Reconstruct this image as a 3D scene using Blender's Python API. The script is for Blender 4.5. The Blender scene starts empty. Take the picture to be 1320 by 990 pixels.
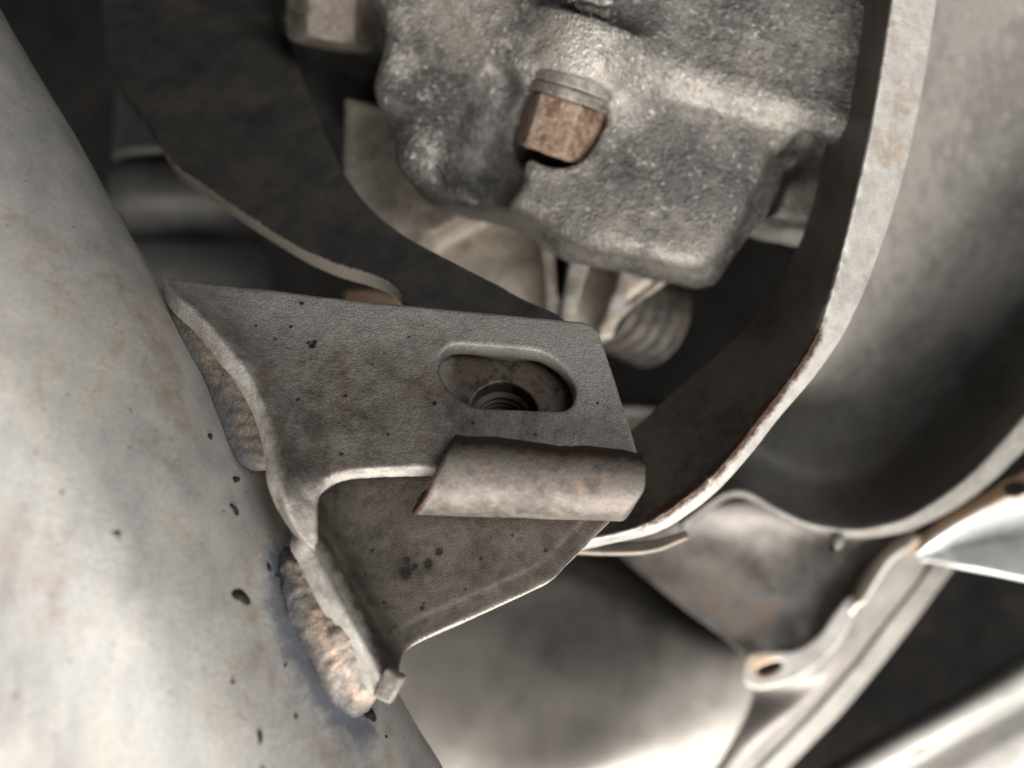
import bpy, math, random
import numpy as np

random.seed(7)
rng = np.random.default_rng(7)

# ------------------------------------------------------------------ camera, world, lamps, exposure
SC = bpy.context.scene
LENS, SENSOR, CAM_D = 28.0, 36.0, 150.0          # mm; the bracket stands 150 mm from the lens
cam_data = bpy.data.cameras.new("camera")
cam = bpy.data.objects.new("camera", cam_data)
SC.collection.objects.link(cam)
cam.location = (0, -CAM_D * 0.001, 0)
cam.rotation_euler = (math.radians(90), 0, 0)
cam_data.lens, cam_data.sensor_width = LENS, SENSOR
cam_data.clip_start, cam_data.clip_end = 0.004, 20.0
cam_data.dof.use_dof = True
cam_data.dof.focus_distance = 0.151
cam_data.dof.aperture_fstop = 6.3
SC.camera = cam

world = bpy.data.worlds.new("World")
SC.world = world
world.use_nodes = True
bgn = world.node_tree.nodes["Background"]
bgn.inputs[0].default_value = (0.80, 0.90, 1.0, 1)
bgn.inputs[1].default_value = 0.018


def area(name, loc, target, size, power, col):
    d = bpy.data.lights.new(name, 'AREA')
    d.shape = 'RECTANGLE'
    d.size, d.size_y = size
    d.energy = power
    d.color = col
    o = bpy.data.objects.new(name, d)
    o.location = loc
    from mathutils import Vector
    o.rotation_euler = (Vector(target) - Vector(loc)).to_track_quat('-Z', 'Y').to_euler()
    SC.collection.objects.link(o)
    return o


# daylight thrown up from the floor, low and from the lens side; a weaker cool opening to the right
area("floor_light", (0.05, -0.60, -1.05), (0.02, 0.03, 0), (1.5, 0.9), 76.0, (1.0, 0.955, 0.90))
area("open_side_light", (0.55, -0.95, 0.25), (0.02, 0.05, 0), (0.6, 0.6), 5.8, (1.0, 0.99, 0.98))

SC.view_settings.view_transform = 'Standard'
SC.view_settings.look = 'None'
SC.view_settings.gamma = 1.0
SC.view_settings.exposure = 0.08
SC.render.engine = 'CYCLES'
SC.cycles.use_denoising = True
SC.cycles.max_bounces = 3
SC.cycles.use_adaptive_sampling = True
SC.cycles.adaptive_threshold = 0.02

# ------------------------------------------------------------------ geometry toolkit (all in mm)
F = 1320 * LENS / SENSOR


def P(px, py, d):
    return np.array([(px - 660.0) * d / F, d - CAM_D, (495.0 - py) * d / F])


def unit(v):
    v = np.asarray(v, float)
    return v / np.linalg.norm(v)


def hash3(i, j, k, seed):
    h = (i * 374761393 + j * 668265263 + k * 2147483647 + seed * 974634777) & 0xFFFFFFFF
    h = ((h ^ (h >> 13)) * 1274126177) & 0xFFFFFFFF
    h = h ^ (h >> 16)
    return (h & 0xFFFF) / 32767.5 - 1.0


def vnoise(p, cell, seed=0):
    q = np.asarray(p, float) / cell
    i = np.floor(q).astype(np.int64)
    f = q - i
    f = f * f * (3 - 2 * f)
    out = 0
    for a in (0, 1):
        for b in (0, 1):
            for c in (0, 1):
                w = (f[:, 0] if a else 1 - f[:, 0]) * (f[:, 1] if b else 1 - f[:, 1]) * (f[:, 2] if c else 1 - f[:, 2])
                out = out + w * hash3(i[:, 0] + a, i[:, 1] + b, i[:, 2] + c, seed)
    return out


def fbm(p, cell, octaves=3, seed=0):
    s, amp = 0, 1.0
    for o in range(octaves):
        s = s + amp * vnoise(p, cell / 2 ** o, seed + o)
        amp *= 0.5
    return s


def catmull(pts, n, closed=False):
    """chord-length parametrised smooth curve through pts, resampled to n points"""
    p = np.asarray(pts, float)
    if closed:
        p = np.vstack([p[-2:], p, p[:3]])
        lo, hi = 2, len(p) - 3
    else:
        p = np.vstack([2 * p[0] - p[1], p, 2 * p[-1] - p[-2]])
        lo, hi = 1, len(p) - 2
    t = np.concatenate([[0], np.cumsum(np.sqrt(np.linalg.norm(np.diff(p, axis=0), axis=1)) + 1e-9)])
    m = np.zeros_like(p)
    m[1:-1] = (p[2:] - p[:-2]) / (t[2:] - t[:-2])[:, None]
    ln = np.concatenate([[0], np.cumsum(np.linalg.norm(np.diff(p[lo:hi + 1], axis=0), axis=1))])
    ts = np.interp(np.linspace(0, ln[-1], n, endpoint=not closed), ln, t[lo:hi + 1])
    k = np.clip(np.searchsorted(t, ts, side='right') - 1, lo, hi - 1)
    h = (t[k + 1] - t[k])
    s = ((ts - t[k]) / h)[:, None]
    h = h[:, None]
    return ((2 * s ** 3 - 3 * s ** 2 + 1) * p[k] + (s ** 3 - 2 * s ** 2 + s) * h * m[k]
            + (-2 * s ** 3 + 3 * s ** 2) * p[k + 1] + (s ** 3 - s ** 2) * h * m[k + 1])


def link_mesh(name, verts_mm, faces, mat, parent=None, smooth=True, attrs=None):
    v = np.asarray(verts_mm, float) * 0.001
    if parent is not None:
        v = v - np.array(parent["origin_m"])
    me = bpy.data.meshes.new(name)
    faces = np.asarray(faces)
    nv, nf, k = len(v), len(faces), faces.shape[1]
    me.vertices.add(nv)
    me.vertices.foreach_set("co", v.astype(np.float32).ravel())
    me.loops.add(nf * k)
    me.loops.foreach_set("vertex_index", faces.astype(np.int32).ravel())
    me.polygons.add(nf)
    me.polygons.foreach_set("loop_start", np.arange(0, nf * k, k, dtype=np.int32))
    me.update(calc_edges=True)
    me.validate()
    me.polygons.foreach_set("use_smooth", np.full(len(me.polygons), smooth))
    if attrs:
        for an, av in attrs.items():
            a = me.attributes.new(an, 'FLOAT', 'POINT')
            a.data.foreach_set("value", np.asarray(av, np.float32))
    me.materials.append(mat)
    o = bpy.data.objects.new(name, me)
    SC.collection.objects.link(o)
    if parent is not None:
        o.parent = parent
    return o


def thing(name, label, cat, origin_mm=(0, 0, 0), group=None):
    o = bpy.data.objects.new(name, None)
    o.empty_display_size = 0.01
    SC.collection.objects.link(o)
    o.location = tuple(np.asarray(origin_mm, float) * 0.001)
    o["origin_m"] = [float(c) * 0.001 for c in origin_mm]
    o["label"], o["category"] = label, cat
    if group:
        o["group"] = group
    return o


# --- signed distance fields meshed with surface nets
def axes(lo, hi, h):
    n = [int(math.ceil((hi[i] - lo[i]) / h)) + 1 for i in range(3)]
    a = [np.float32(lo[i]) + np.float32(h) * np.arange(n[i], dtype=np.float32) for i in range(3)]
    return a[0][:, None, None], a[1][None, :, None], a[2][None, None, :]


def nets(S, lo, h):
    S = np.ascontiguousarray(S, np.float32)
    ins = S < 0
    c = [ins[a:ins.shape[0] - 1 + a, b:ins.shape[1] - 1 + b, d:ins.shape[2] - 1 + d] for a in (0, 1) for b in (0, 1) for d in (0, 1)]
    anyv = c[0].copy(); allv = c[0].copy()
    for x in c[1:]:
        anyv |= x; allv &= x
    act = anyv & ~allv
    idx = np.argwhere(act)
    ids = np.full(act.shape, -1, np.int64)
    ids[act] = np.arange(len(idx))
    vals = {}
    for a in (0, 1):
        for b in (0, 1):
            for d in (0, 1):
                vals[(a, b, d)] = S[idx[:, 0] + a, idx[:, 1] + b, idx[:, 2] + d].astype(np.float64)
    acc = np.zeros((len(idx), 3)); cnt = np.zeros(len(idx))
    for A in vals:
        for ax in range(3):
            if A[ax] == 0:
                B = list(A); B[ax] = 1; B = tuple(B)
                va, vb = vals[A], vals[B]
                m = (va < 0) != (vb < 0)
                t = np.where(m, va / np.where(m, va - vb, 1), 0)
                pt = np.tile(np.array(A, float), (len(idx), 1)); pt[:, ax] += t
                acc[m] += pt[m]; cnt[m] += 1
    verts = (idx + acc / cnt[:, None]) * h + np.array(lo)
    quads = []
    for ax in range(3):
        o1, o2 = [(1, 2), (2, 0), (0, 1)][ax]
        sl0 = [slice(None)] * 3; sl1 = [slice(None)] * 3
        sl0[ax] = slice(0, -1); sl1[ax] = slice(1, None)
        a, b = ins[tuple(sl0)], ins[tuple(sl1)]
        e = np.argwhere(a != b)
        ok = (e[:, o1] > 0) & (e[:, o2] > 0) & (e[:, o1] < S.shape[o1] - 1) & (e[:, o2] < S.shape[o2] - 1)
        e = e[ok]
        flip = b[tuple(e.T)]
        d1 = np.zeros(3, int); d1[o1] = 1
        d2 = np.zeros(3, int); d2[o2] = 1
        q = np.stack([ids[tuple((e - d1 - d2).T)], ids[tuple((e - d2).T)], ids[tuple(e.T)], ids[tuple((e - d1).T)]], 1)
        q[flip] = q[flip][:, ::-1]
        quads.append(q)
    q = np.vstack(quads)
    q = q[(q >= 0).all(1)]
    return verts, q


def vnormals(v, q):
    n = np.cross(v[q[:, 2]] - v[q[:, 0]], v[q[:, 3]] - v[q[:, 1]])
    out = np.zeros_like(v)
    for k in range(4):
        np.add.at(out, q[:, k], n)
    return out / (np.linalg.norm(out, axis=1, keepdims=True) + 1e-12)


def smin(a, b, k):
    h = np.clip(0.5 + 0.5 * (b - a) / k, 0, 1)
    return b + (a - b) * h - k * h * (1 - h)


def smax(a, b, k):
    return -smin(-a, -b, k)


def poly2d(X, Y, pts):
    """signed distance to a closed polygon on broadcastable 2D grids"""
    pts = np.asarray(pts, np.float32)
    d = np.full(np.broadcast(X, Y).shape, 1e9, np.float32)
    inside = np.zeros(d.shape, bool)
    n = len(pts)
    for i in range(n):
        a, b = pts[i], pts[(i + 1) % n]
        e = b - a
        L = float(e @ e) + 1e-9
        t = np.clip(((X - a[0]) * e[0] + (Y - a[1]) * e[1]) / L, 0, 1)
        d = np.minimum(d, (X - a[0] - e[0] * t) ** 2 + (Y - a[1] - e[1] * t) ** 2)
        if a[1] != b[1]:
            inside ^= ((Y >= min(a[1], b[1])) & (Y < max(a[1], b[1])) & (X < a[0] + (Y - a[1]) * (e[0] / e[1])))
    d = np.sqrt(d)
    return np.where(inside, -d, d)


def extr(d2, dw, r):
    a, b = d2 + r, dw + r
    return np.minimum(np.maximum(a, b), 0) + np.sqrt(np.maximum(a, 0) ** 2 + np.maximum(b, 0) ** 2) - r


class Frame:
    """local frame: u right, v up, w towards the viewer"""
    def __init__(self, O, u, v):
        self.O = np.asarray(O, float)
        self.u = unit(u)
        v = np.asarray(v, float)
        self.v = unit(v - self.u * (v @ self.u))
        self.w = np.cross(self.u, self.v)
        self.M = np.stack([self.u, self.v, self.w])

    def world(self, p):
        return np.asarray(p) @ self.M + self.O

    def local(self, p):
        return (np.asarray(p) - self.O) @ self.M.T

    def px(self, x, y, w=0.0):
        c = np.array([0, -CAM_D, 0.0])
        r = P(x, y, 1.0) - np.array([0, -CAM_D, 0])
        t = ((self.O + self.w * w - c) @ self.w) / (r @ self.w)
        return self.local(c + r * t)[:2]


def tilt(yaw, pitch, roll=0):
    """u, v vectors: yaw turns the right end away, pitch leans the top away (degrees)"""
    a, b, c = map(math.radians, (yaw, pitch, roll))
    u = np.array([math.cos(a), math.sin(a), 0])
    v = np.array([0, math.sin(b), math.cos(b)])
    u2 = u * math.cos(c) - np.array([0, 0, 1]) * math.sin(c)
    return u2, v


def mesh_from(S, lo, h, frame=None, rough=(), name_seed=0):
    v, q = nets(S, lo, h)
    if frame is not None:
        v = frame.world(v)
    if rough:
        n = vnormals(v, q)
        dsp = 0
        for amp, cell, octv in rough:
            dsp = dsp + amp * fbm(v, cell, octv, name_seed + int(cell * 10))
        v = v + n * dsp[:, None]
    return v, q


def bend_fn(frame, line_px, k, r, fade=None):
    uv = np.array([frame.px(*p) for p in line_px])
    uv = uv[np.argsort(uv[:, 1])]
    cv = catmull(uv, 60)
    cv = cv[np.argsort(cv[:, 1])]
    sl = np.polyfit(cv[:, 1], cv[:, 0], 1)[0]
    cs = 1 / math.sqrt(1 + sl * sl)

    def f(u, v):
        s = (np.interp(v, cv[:, 1], cv[:, 0]) - u) * cs
        kk = k if fade is None else k * np.clip((fade[0] - v) / (fade[0] - fade[1]), 0.12, 1)
        return kk * 0.5 * (s + np.sqrt(s * s + r * r))
    return f


def plate(frame, outline_px, t, f=None, holes_px=(), r=0.6, h=0.45, rough=(), step=None, top_w=0.0, pad=3.0, wr=(-8, 3), smooth=True, seed=0):
    def onto(p):
        w = top_w
        for _ in range(14):
            uv = frame.px(p[0], p[1], w)
            if f is None:
                break
            w = 0.5 * w + 0.5 * (top_w + float(f(uv[0], uv[1])))
        return uv
    ol = np.array([onto(p) for p in outline_px])
    if smooth:
        ol = catmull(ol, 160, closed=True)
    hs = [catmull(np.array([onto(p) for p in hp]), 90, closed=True) for hp in holes_px]
    lo = [ol[:, 0].min() - pad, ol[:, 1].min() - pad, wr[0]]
    hi = [ol[:, 0].max() + pad, ol[:, 1].max() + pad, wr[1]]
    U, V, W = axes(lo, hi, h)
    d2 = poly2d(U[:, :, 0], V[:, :, 0], ol)
    for hp in hs:
        d2 = np.maximum(d2, -poly2d(U[:, :, 0], V[:, :, 0], hp))
    ff = np.zeros(d2.shape, np.float32) + np.float32(top_w)
    if f is not None:
        ff = ff + f(U[:, :, 0] + 0 * V[:, :, 0], V[:, :, 0] + 0 * U[:, :, 0]).astype(np.float32)
    if step:
        amt, wid = step
        ff = ff - amt * np.clip((d2 + wid) / 0.8, 0, 1)
    gu, gv = np.gradient(ff, h)
    sc = 1 / np.sqrt(1 + gu ** 2 + gv ** 2)
    dw = np.abs(W - ff[:, :, None] + t / 2) * sc[:, :, None] - t / 2 * (sc[:, :, None] * 0 + 1)
    eu, ev = np.gradient(d2, h)
    d3 = d2[:, :, None] + ((eu * gu + ev * gv) * sc ** 2)[:, :, None] * np.clip(W - ff[:, :, None], -t * 1.5, t)
    S = extr(d3, dw, r)
    return mesh_from(S, lo, h, frame, rough, seed)


def sheet(rows, nu, nv, thick, rough=(), seed=0, crisp=False):
    """smooth solid sheet through rows of (px, py, depth); thickness goes away from the viewer"""
    R = [catmull(np.array([P(*p) for p in row]), nu) for row in rows]
    R = np.stack(R)                                     # rows, nu, 3
    G = np.stack([catmull(R[:, i], nv) for i in range(nu)])      # nu, nv, 3
    return solid(G, thick, rough, seed)


def solid(G, thick, rough=(), seed=0):
    """thicken a grid of points (nu, nv, 3) away from the viewer"""
    nu, nv = G.shape[:2]
    du = np.gradient(G, axis=0); dv = np.gradient(G, axis=1)
    N = np.cross(du, dv)
    N /= np.linalg.norm(N, axis=2, keepdims=True) + 1e-12
    if (N[:, :, 1].mean()) > 0:
        N = -N
    if rough:
        flat = G.reshape(-1, 3)
        dsp = sum(a * fbm(flat, c, o, seed + int(c)) for a, c, o in rough)
        G = G + N * dsp.reshape(nu, nv, 1)
    B = G - N * thick
    idx = np.arange(nu * nv).reshape(nu, nv)
    v = np.vstack([G.reshape(-1, 3), B.reshape(-1, 3)])
    o = nu * nv
    fr = np.stack([idx[:-1, :-1], idx[1:, :-1], idx[1:, 1:], idx[:-1, 1:]], -1).reshape(-1, 4)
    bk = fr[:, ::-1] + o
    rim = []
    loop = list(idx[:, 0]) + list(idx[-1, 1:]) + list(idx[::-1, -1][1:]) + list(idx[0, ::-1][1:-1])
    for a, b in zip(loop, loop[1:] + loop[:1]):
        rim.append([b, a, a + o, b + o])
    return v, np.vstack([fr, bk, np.array(rim)])


def edge_round(o, width_mm, seg=2, angle=40):
    m = o.modifiers.new("edge", 'BEVEL')
    m.width = width_mm * 0.001
    m.segments = seg
    m.limit_method = 'ANGLE'
    m.angle_limit = math.radians(angle)
    m.harden_normals = False
    return o


def tube_path(pts, radius, n=120, m=20, closed_ends=True):
    c = catmull(np.asarray(pts, float), n)
    t = np.gradient(c, axis=0)
    t /= np.linalg.norm(t, axis=1, keepdims=True)
    up = np.array([0, 1.0, 0.13])
    a = np.cross(t, up); a /= np.linalg.norm(a, axis=1, keepdims=True)
    b = np.cross(t, a)
    th = np.linspace(0, 2 * np.pi, m, endpoint=False)
    rad = np.broadcast_to(radius, (n,)) if np.ndim(radius) == 0 else np.interp(np.linspace(0, 1, n), np.linspace(0, 1, len(radius)), radius)
    v = c[:, None] + rad[:, None, None] * (np.cos(th)[None, :, None] * a[:, None] + np.sin(th)[None, :, None] * b[:, None])
    v = v.reshape(-1, 3)
    idx = np.arange(n * m).reshape(n, m)
    nx = np.roll(idx, -1, 1)
    q = np.stack([idx[:-1], idx[1:], nx[1:], nx[:-1]], -1).reshape(-1, 4)
    caps = []
    v = np.vstack([v, c[:1], c[-1:]])
    for j in range(m):
        caps.append([idx[0, j], nx[0, j], n * m, n * m])
        caps.append([nx[-1, j], idx[-1, j], n * m + 1, n * m + 1])
    return v, q


# ------------------------------------------------------------------ materials
def material(name, cols, rough=0.7, metallic=0.0, grain=0.6, grain_cell=0.35, pits=0.0, big=18.0, mid=2.5,
             attr_cols=(), spec=0.4, speck=None, streak=None, edge=None, rough_var=0.15, coat=0.0, gdist=0.12):
    """mottled dirty metal: cols = [(position, rgb), ...] ramp over layered noise; coordinates in mm"""
    m = bpy.data.materials.new(name)
    m.use_nodes = True
    nt = m.node_tree
    N, L = nt.nodes, nt.links
    b = N["Principled BSDF"]
    tc = N.new("ShaderNodeTexCoord")
    mp = N.new("ShaderNodeMapping")
    mp.inputs["Scale"].default_value = (1000, 1000, 1000)
    L.new(tc.outputs["Object"], mp.inputs["Vector"])
    src = mp.outputs["Vector"]
    if streak:
        mp2 = N.new("ShaderNodeMapping")
        mp2.inputs["Rotation"].default_value = streak[0]
        mp2.inputs["Scale"].default_value = streak[1]
        L.new(src, mp2.inputs["Vector"])
        csrc = mp2.outputs["Vector"]
    else:
        csrc = src

    def noise(cell, detail=4, rgh=0.6, dist=0.0, s=None):
        n = N.new("ShaderNodeTexNoise")
        n.inputs["Scale"].default_value = 1.0 / cell
        n.inputs["Detail"].default_value = detail
        n.inputs["Roughness"].default_value = rgh
        n.inputs["Distortion"].default_value = dist
        L.new(s or src, n.inputs["Vector"])
        return n.outputs["Fac"]

    def math_(op, a, c):
        n = N.new("ShaderNodeMath")
        n.operation = op
        for i, x in enumerate((a, c)):
            if isinstance(x, (int, float)):
                n.inputs[i].default_value = x
            else:
                L.new(x, n.inputs[i])
        return n.outputs[0]
    nb, nm = noise(big, 3, 0.6, 0.4, csrc), noise(mid, 4, 0.7, 0.0, csrc)
    fac = math_('SUBTRACT', math_('ADD', math_('MULTIPLY', nb, 1.0), math_('MULTIPLY', nm, 0.7)), 0.35)
    ramp = N.new("ShaderNodeValToRGB")
    L.new(fac, ramp.inputs[0])
    el = ramp.color_ramp.elements
    while len(el) < len(cols):
        el.new(0.5)
    for e, (pos, c) in zip(el, cols):
        e.position = pos
        e.color = (*c, 1)
    col = ramp.outputs[0]

    def mix(fa, base, c, mode='MIX'):
        x = N.new("ShaderNodeMix")
        x.data_type = 'RGBA'
        x.blend_type = mode
        if isinstance(fa, (int, float)):
            x.inputs[0].default_value = fa
        else:
            L.new(fa, x.inputs[0])
        L.new(base, x.inputs[6])
        if isinstance(c, tuple):
            x.inputs[7].default_value = (*c, 1)
        else:
            L.new(c, x.inputs[7])
        return x.outputs[2]

    def band(v, lo, hi):
        r = N.new("ShaderNodeMapRange")
        r.inputs[1].default_value = lo
        r.inputs[2].default_value = hi
        L.new(v, r.inputs[0])
        return r.outputs[0]
    fine = noise(grain_cell, 1, 0.6)
    if speck:                                            # (rgb, cell, threshold, amount)
        for c, cell, th, am in speck:
            sp = noise(cell, 1, 0.5)
            col = mix(math_('MULTIPLY', band(sp, th, th + 0.06), am), col, c)
    for an, c, brk in attr_cols:                         # painted-on stains, broken up by noise
        at = N.new("ShaderNodeAttribute")
        at.attribute_name = an
        k = math_('ADD', at.outputs["Fac"], math_('MULTIPLY', math_('SUBTRACT', noise(brk, 4, 0.75), 0.5), 1.1))
        k = math_('MULTIPLY', band(k, 0.30, 0.75), band(at.outputs["Fac"], 0.0, 0.12))
        col = mix(k, col, c)
    if edge:                                             # worn convex edges
        ge = N.new("ShaderNodeNewGeometry")
        col = mix(math_('MULTIPLY', band(ge.outputs["Pointiness"], edge[1], edge[2]), edge[3]), col, edge[0])
    # fine tonal grain of dust
    col = mix(0.6 * grain, col, mix(1.0, col, band_col(N, L, fine), 'MULTIPLY'))
    L.new(col, b.inputs["Base Color"])
    b.inputs["Metallic"].default_value = metallic
    b.inputs["Specular IOR Level"].default_value = spec
    rr = math_('ADD', rough - rough_var / 2, math_('MULTIPLY', nm, rough_var))
    L.new(rr, b.inputs["Roughness"])
    b.inputs["Coat Weight"].default_value = coat
    bump = N.new("ShaderNodeBump")
    bump.inputs["Strength"].default_value = min(1.0, grain)
    bump.inputs["Distance"].default_value = gdist * 0.001
    hgt = math_('ADD', fine, math_('MULTIPLY', noise(grain_cell * 4, 2), 0.5))
    if pits:
        vo = N.new("ShaderNodeTexVoronoi")
        vo.inputs["Scale"].default_value = 1 / 1.1
        L.new(src, vo.inputs["Vector"])
        hgt = math_('ADD', hgt, math_('MULTIPLY', band(vo.outputs["Distance"], 0.5, 0.0), pits))
    L.new(hgt, bump.inputs["Height"])
    L.new(bump.outputs[0], b.inputs["Normal"])
    return m


def band_col(N, L, v):
    r = N.new("ShaderNodeValToRGB")
    L.new(v, r.inputs[0])
    r.color_ramp.elements[0].position = 0.32
    r.color_ramp.elements[0].color = (0.25, 0.235, 0.22, 1)
    r.color_ramp.elements[1].position = 0.66
    r.color_ramp.elements[1].color = (1.0, 1.0, 1.0, 1)
    return r.outputs[0]


RUST = (0.20, 0.085, 0.04)
DKRUST = (0.045, 0.022, 0.014)
M = {}
M["tube"] = material("pale_grey_paint", [(0.26, (0.40, 0.385, 0.365)), (0.42, (0.49, 0.48, 0.46)), (0.54, (0.55, 0.535, 0.505)), (0.66, (0.60, 0.565, 0.505)), (0.80, (0.50, 0.42, 0.34))],
                     rough=0.44, metallic=0.28, grain=0.3, grain_cell=0.7, big=26, mid=7, streak=((0, math.radians(30), 0), (2.0, 1, 0.45)),
                     attr_cols=[("scorch", (0.38, 0.29, 0.22), 4), ("heat_tint", (0.20, 0.215, 0.245), 3)], speck=[((0.30, 0.25, 0.21), 2.2, 0.72, 0.4), ((0.08, 0.065, 0.055), 1.1, 0.735, 0.7)])
M["plate"] = material("dusty_steel", [(0.28, (0.105, 0.090, 0.075)), (0.42, (0.175, 0.157, 0.138)), (0.54, (0.235, 0.215, 0.192)), (0.64, (0.275, 0.255, 0.228)), (0.76, (0.21, 0.165, 0.12))],
                      rough=0.6, metallic=0.35, grain=0.8, grain_cell=0.36, big=22, mid=3, gdist=0.14,
                      attr_cols=[("dust", (0.37, 0.355, 0.33), 5), ("stain", (0.02, 0.016, 0.013), 1.6), ("pale", (0.44, 0.42, 0.385), 3)], speck=[((0.20, 0.135, 0.085), 5.0, 0.62, 0.45), ((0.5, 0.47, 0.43), 0.55, 0.74, 0.5), ((0.03, 0.025, 0.02), 0.9, 0.745, 0.8)])
M["lower"] = material("brown_film_steel", [(0.28, (0.046, 0.037, 0.030)), (0.46, (0.088, 0.073, 0.061)), (0.60, (0.128, 0.109, 0.091)), (0.75, (0.088, 0.067, 0.051))],
                      rough=0.55, metallic=0.3, grain=0.6, grain_cell=0.32, big=16, mid=2.5, gdist=0.12,
                      attr_cols=[("stain", (0.018, 0.012, 0.010), 0.7), ("pale", (0.45, 0.43, 0.39), 4)])
M["lip"] = material("bare_scaled_steel", [(0.28, (0.052, 0.041, 0.033)), (0.42, (0.095, 0.080, 0.068)), (0.55, (0.138, 0.123, 0.110)), (0.68, (0.125, 0.088, 0.062))],
                    rough=0.55, metallic=0.3, grain=0.5, grain_cell=0.4, big=12, mid=2.6, gdist=0.12,
                    attr_cols=[("orange", (0.27, 0.155, 0.085), 2.0), ("rust", (0.050, 0.028, 0.019), 2.0)])
M["nut"] = material("rusty_inner_plate", [(0.3, (0.06, 0.045, 0.036)), (0.5, (0.16, 0.13, 0.11)), (0.7, (0.12, 0.07, 0.045))], rough=0.5, metallic=0.4, grain=0.6, big=6, mid=1.5,
                    attr_cols=[("pale", (0.34, 0.345, 0.32), 3)])
M["thread"] = material("dark_thread", [(0.3, (0.018, 0.014, 0.012)), (0.6, (0.045, 0.036, 0.030))], rough=0.5, metallic=0.3, grain=0.4, big=5, mid=1.5)
M["weld"] = material("burnt_weld", [(0.28, (0.085, 0.070, 0.060)), (0.42, (0.19, 0.165, 0.145)), (0.52, (0.27, 0.22, 0.18)), (0.62, (0.25, 0.225, 0.20)), (0.74, (0.18, 0.175, 0.18))],
                     rough=0.55, metallic=0.2, grain=0.7, grain_cell=0.5, big=8, mid=2.0, spec=0.4, gdist=0.2, attr_cols=[("cool", (0.165, 0.16, 0.162), 3), ("crest_tan", (0.46, 0.34, 0.255), 1.6)])
M["black"] = material("black_spatter", [(0.3, (0.012, 0.010, 0.009)), (0.7, (0.03, 0.025, 0.022))], rough=0.7, grain=0.5)
M["arm"] = material("black_dusty_paint", [(0.28, (0.052, 0.049, 0.045)), (0.5, (0.080, 0.074, 0.067)), (0.72, (0.112, 0.099, 0.084))],
                    rough=0.5, metallic=0.2, grain=0.5, grain_cell=0.45, big=24, mid=5, attr_cols=[("pale", (0.56, 0.50, 0.42), 2.5)], speck=[((0.17, 0.16, 0.145), 0.8, 0.72, 0.5)])
M["strap"] = material("strap_steel", [(0.30, (0.060, 0.050, 0.042)), (0.5, (0.105, 0.090, 0.077)), (0.7, (0.14, 0.115, 0.093))],
                      rough=0.46, metallic=0.35, grain=0.4, grain_cell=0.5, big=18, mid=2.5,
                      attr_cols=[("pale", (0.42, 0.405, 0.38), 40), ("blotch", (0.26, 0.245, 0.23), 4), ("tan", (0.30, 0.225, 0.155), 4), ("rust", (0.050, 0.027, 0.018), 2.2)])
M["cast"] = material("cast_alloy", [(0.28, (0.055, 0.051, 0.047)), (0.42, (0.100, 0.094, 0.087)), (0.54, (0.145, 0.137, 0.126)), (0.66, (0.205, 0.192, 0.172)), (0.78, (0.145, 0.122, 0.10))],
                     rough=0.52, metallic=0.3, grain=0.9, grain_cell=0.5, big=24, mid=2.6, pits=0.9, gdist=0.22, spec=0.6,
                     attr_cols=[("shade_dark", (0.035, 0.033, 0.032), 2.5), ("chalk", (0.55, 0.52, 0.47), 1.3), ("dust", (0.27, 0.25, 0.22), 3)],
                     speck=[((0.04, 0.036, 0.033), 1.6, 0.64, 0.6), ((0.60, 0.58, 0.54), 1.3, 0.665, 0.5), ((0.60, 0.58, 0.54), 0.8, 0.71, 0.55)])  # pale specks stand for metallic glints, painted into the colour
M["rear"] = material("tan_dusted_alloy", [(0.30, (0.22, 0.19, 0.155)), (0.5, (0.34, 0.305, 0.26)), (0.7, (0.42, 0.375, 0.31))], rough=0.6, metallic=0.25, grain=0.5, grain_cell=0.8, big=16, mid=3,
                     attr_cols=[("pale", (0.55, 0.57, 0.57), 5)])
M["bolt"] = material("rusty_bolt", [(0.28, (0.085, 0.052, 0.036)), (0.44, (0.165, 0.103, 0.070)), (0.56, (0.24, 0.17, 0.125)), (0.70, (0.17, 0.14, 0.115))], rough=0.6, metallic=0.3, grain=0.9, grain_cell=0.5, big=5, mid=1.4)
M["washer"] = material("grey_washer", [(0.3, (0.10, 0.092, 0.082)), (0.55, (0.19, 0.175, 0.157)), (0.7, (0.25, 0.23, 0.20))], rough=0.55, metallic=0.4, grain=0.8, grain_cell=0.5, big=6, mid=1.5)
M["bolt_grey"] = material("grey_brown_bolt", [(0.3, (0.12, 0.10, 0.085)), (0.55, (0.21, 0.18, 0.155)), (0.7, (0.25, 0.21, 0.17))], rough=0.6, metallic=0.3, grain=0.8, grain_cell=0.6, big=6, mid=1.5)
M["seal"] = material("dark_seal", [(0.3, (0.04, 0.034, 0.03)), (0.55, (0.085, 0.078, 0.07)), (0.7, (0.11, 0.085, 0.065))], rough=0.5, metallic=0.3, grain=0.5, grain_cell=0.8, big=8, mid=2)
M["rubber"] = material("dark_rubber", [(0.3, (0.030, 0.030, 0.029)), (0.6, (0.045, 0.043, 0.041)), (0.75, (0.055, 0.052, 0.05))], rough=0.65, grain=0.3, big=14, mid=3)
M["void"] = material("void_black", [(0.3, (0.004, 0.004, 0.004)), (0.6, (0.008, 0.0075, 0.007)), (0.75, (0.013, 0.011, 0.010))], rough=0.9, grain=0.4, grain_cell=2, big=40, mid=8, spec=0.05)
M["tank"] = material("grey_tank_metal", [(0.26, (0.105, 0.099, 0.091)), (0.45, (0.145, 0.138, 0.128)), (0.56, (0.18, 0.172, 0.158)), (0.74, (0.15, 0.13, 0.108))],
                     rough=0.6, metallic=0.1, grain=0.35, grain_cell=1.0, big=40, mid=4, speck=[((0.05, 0.045, 0.04), 1.5, 0.69, 0.75), ((0.33, 0.31, 0.28), 2.0, 0.71, 0.5)], spec=0.4)
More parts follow.
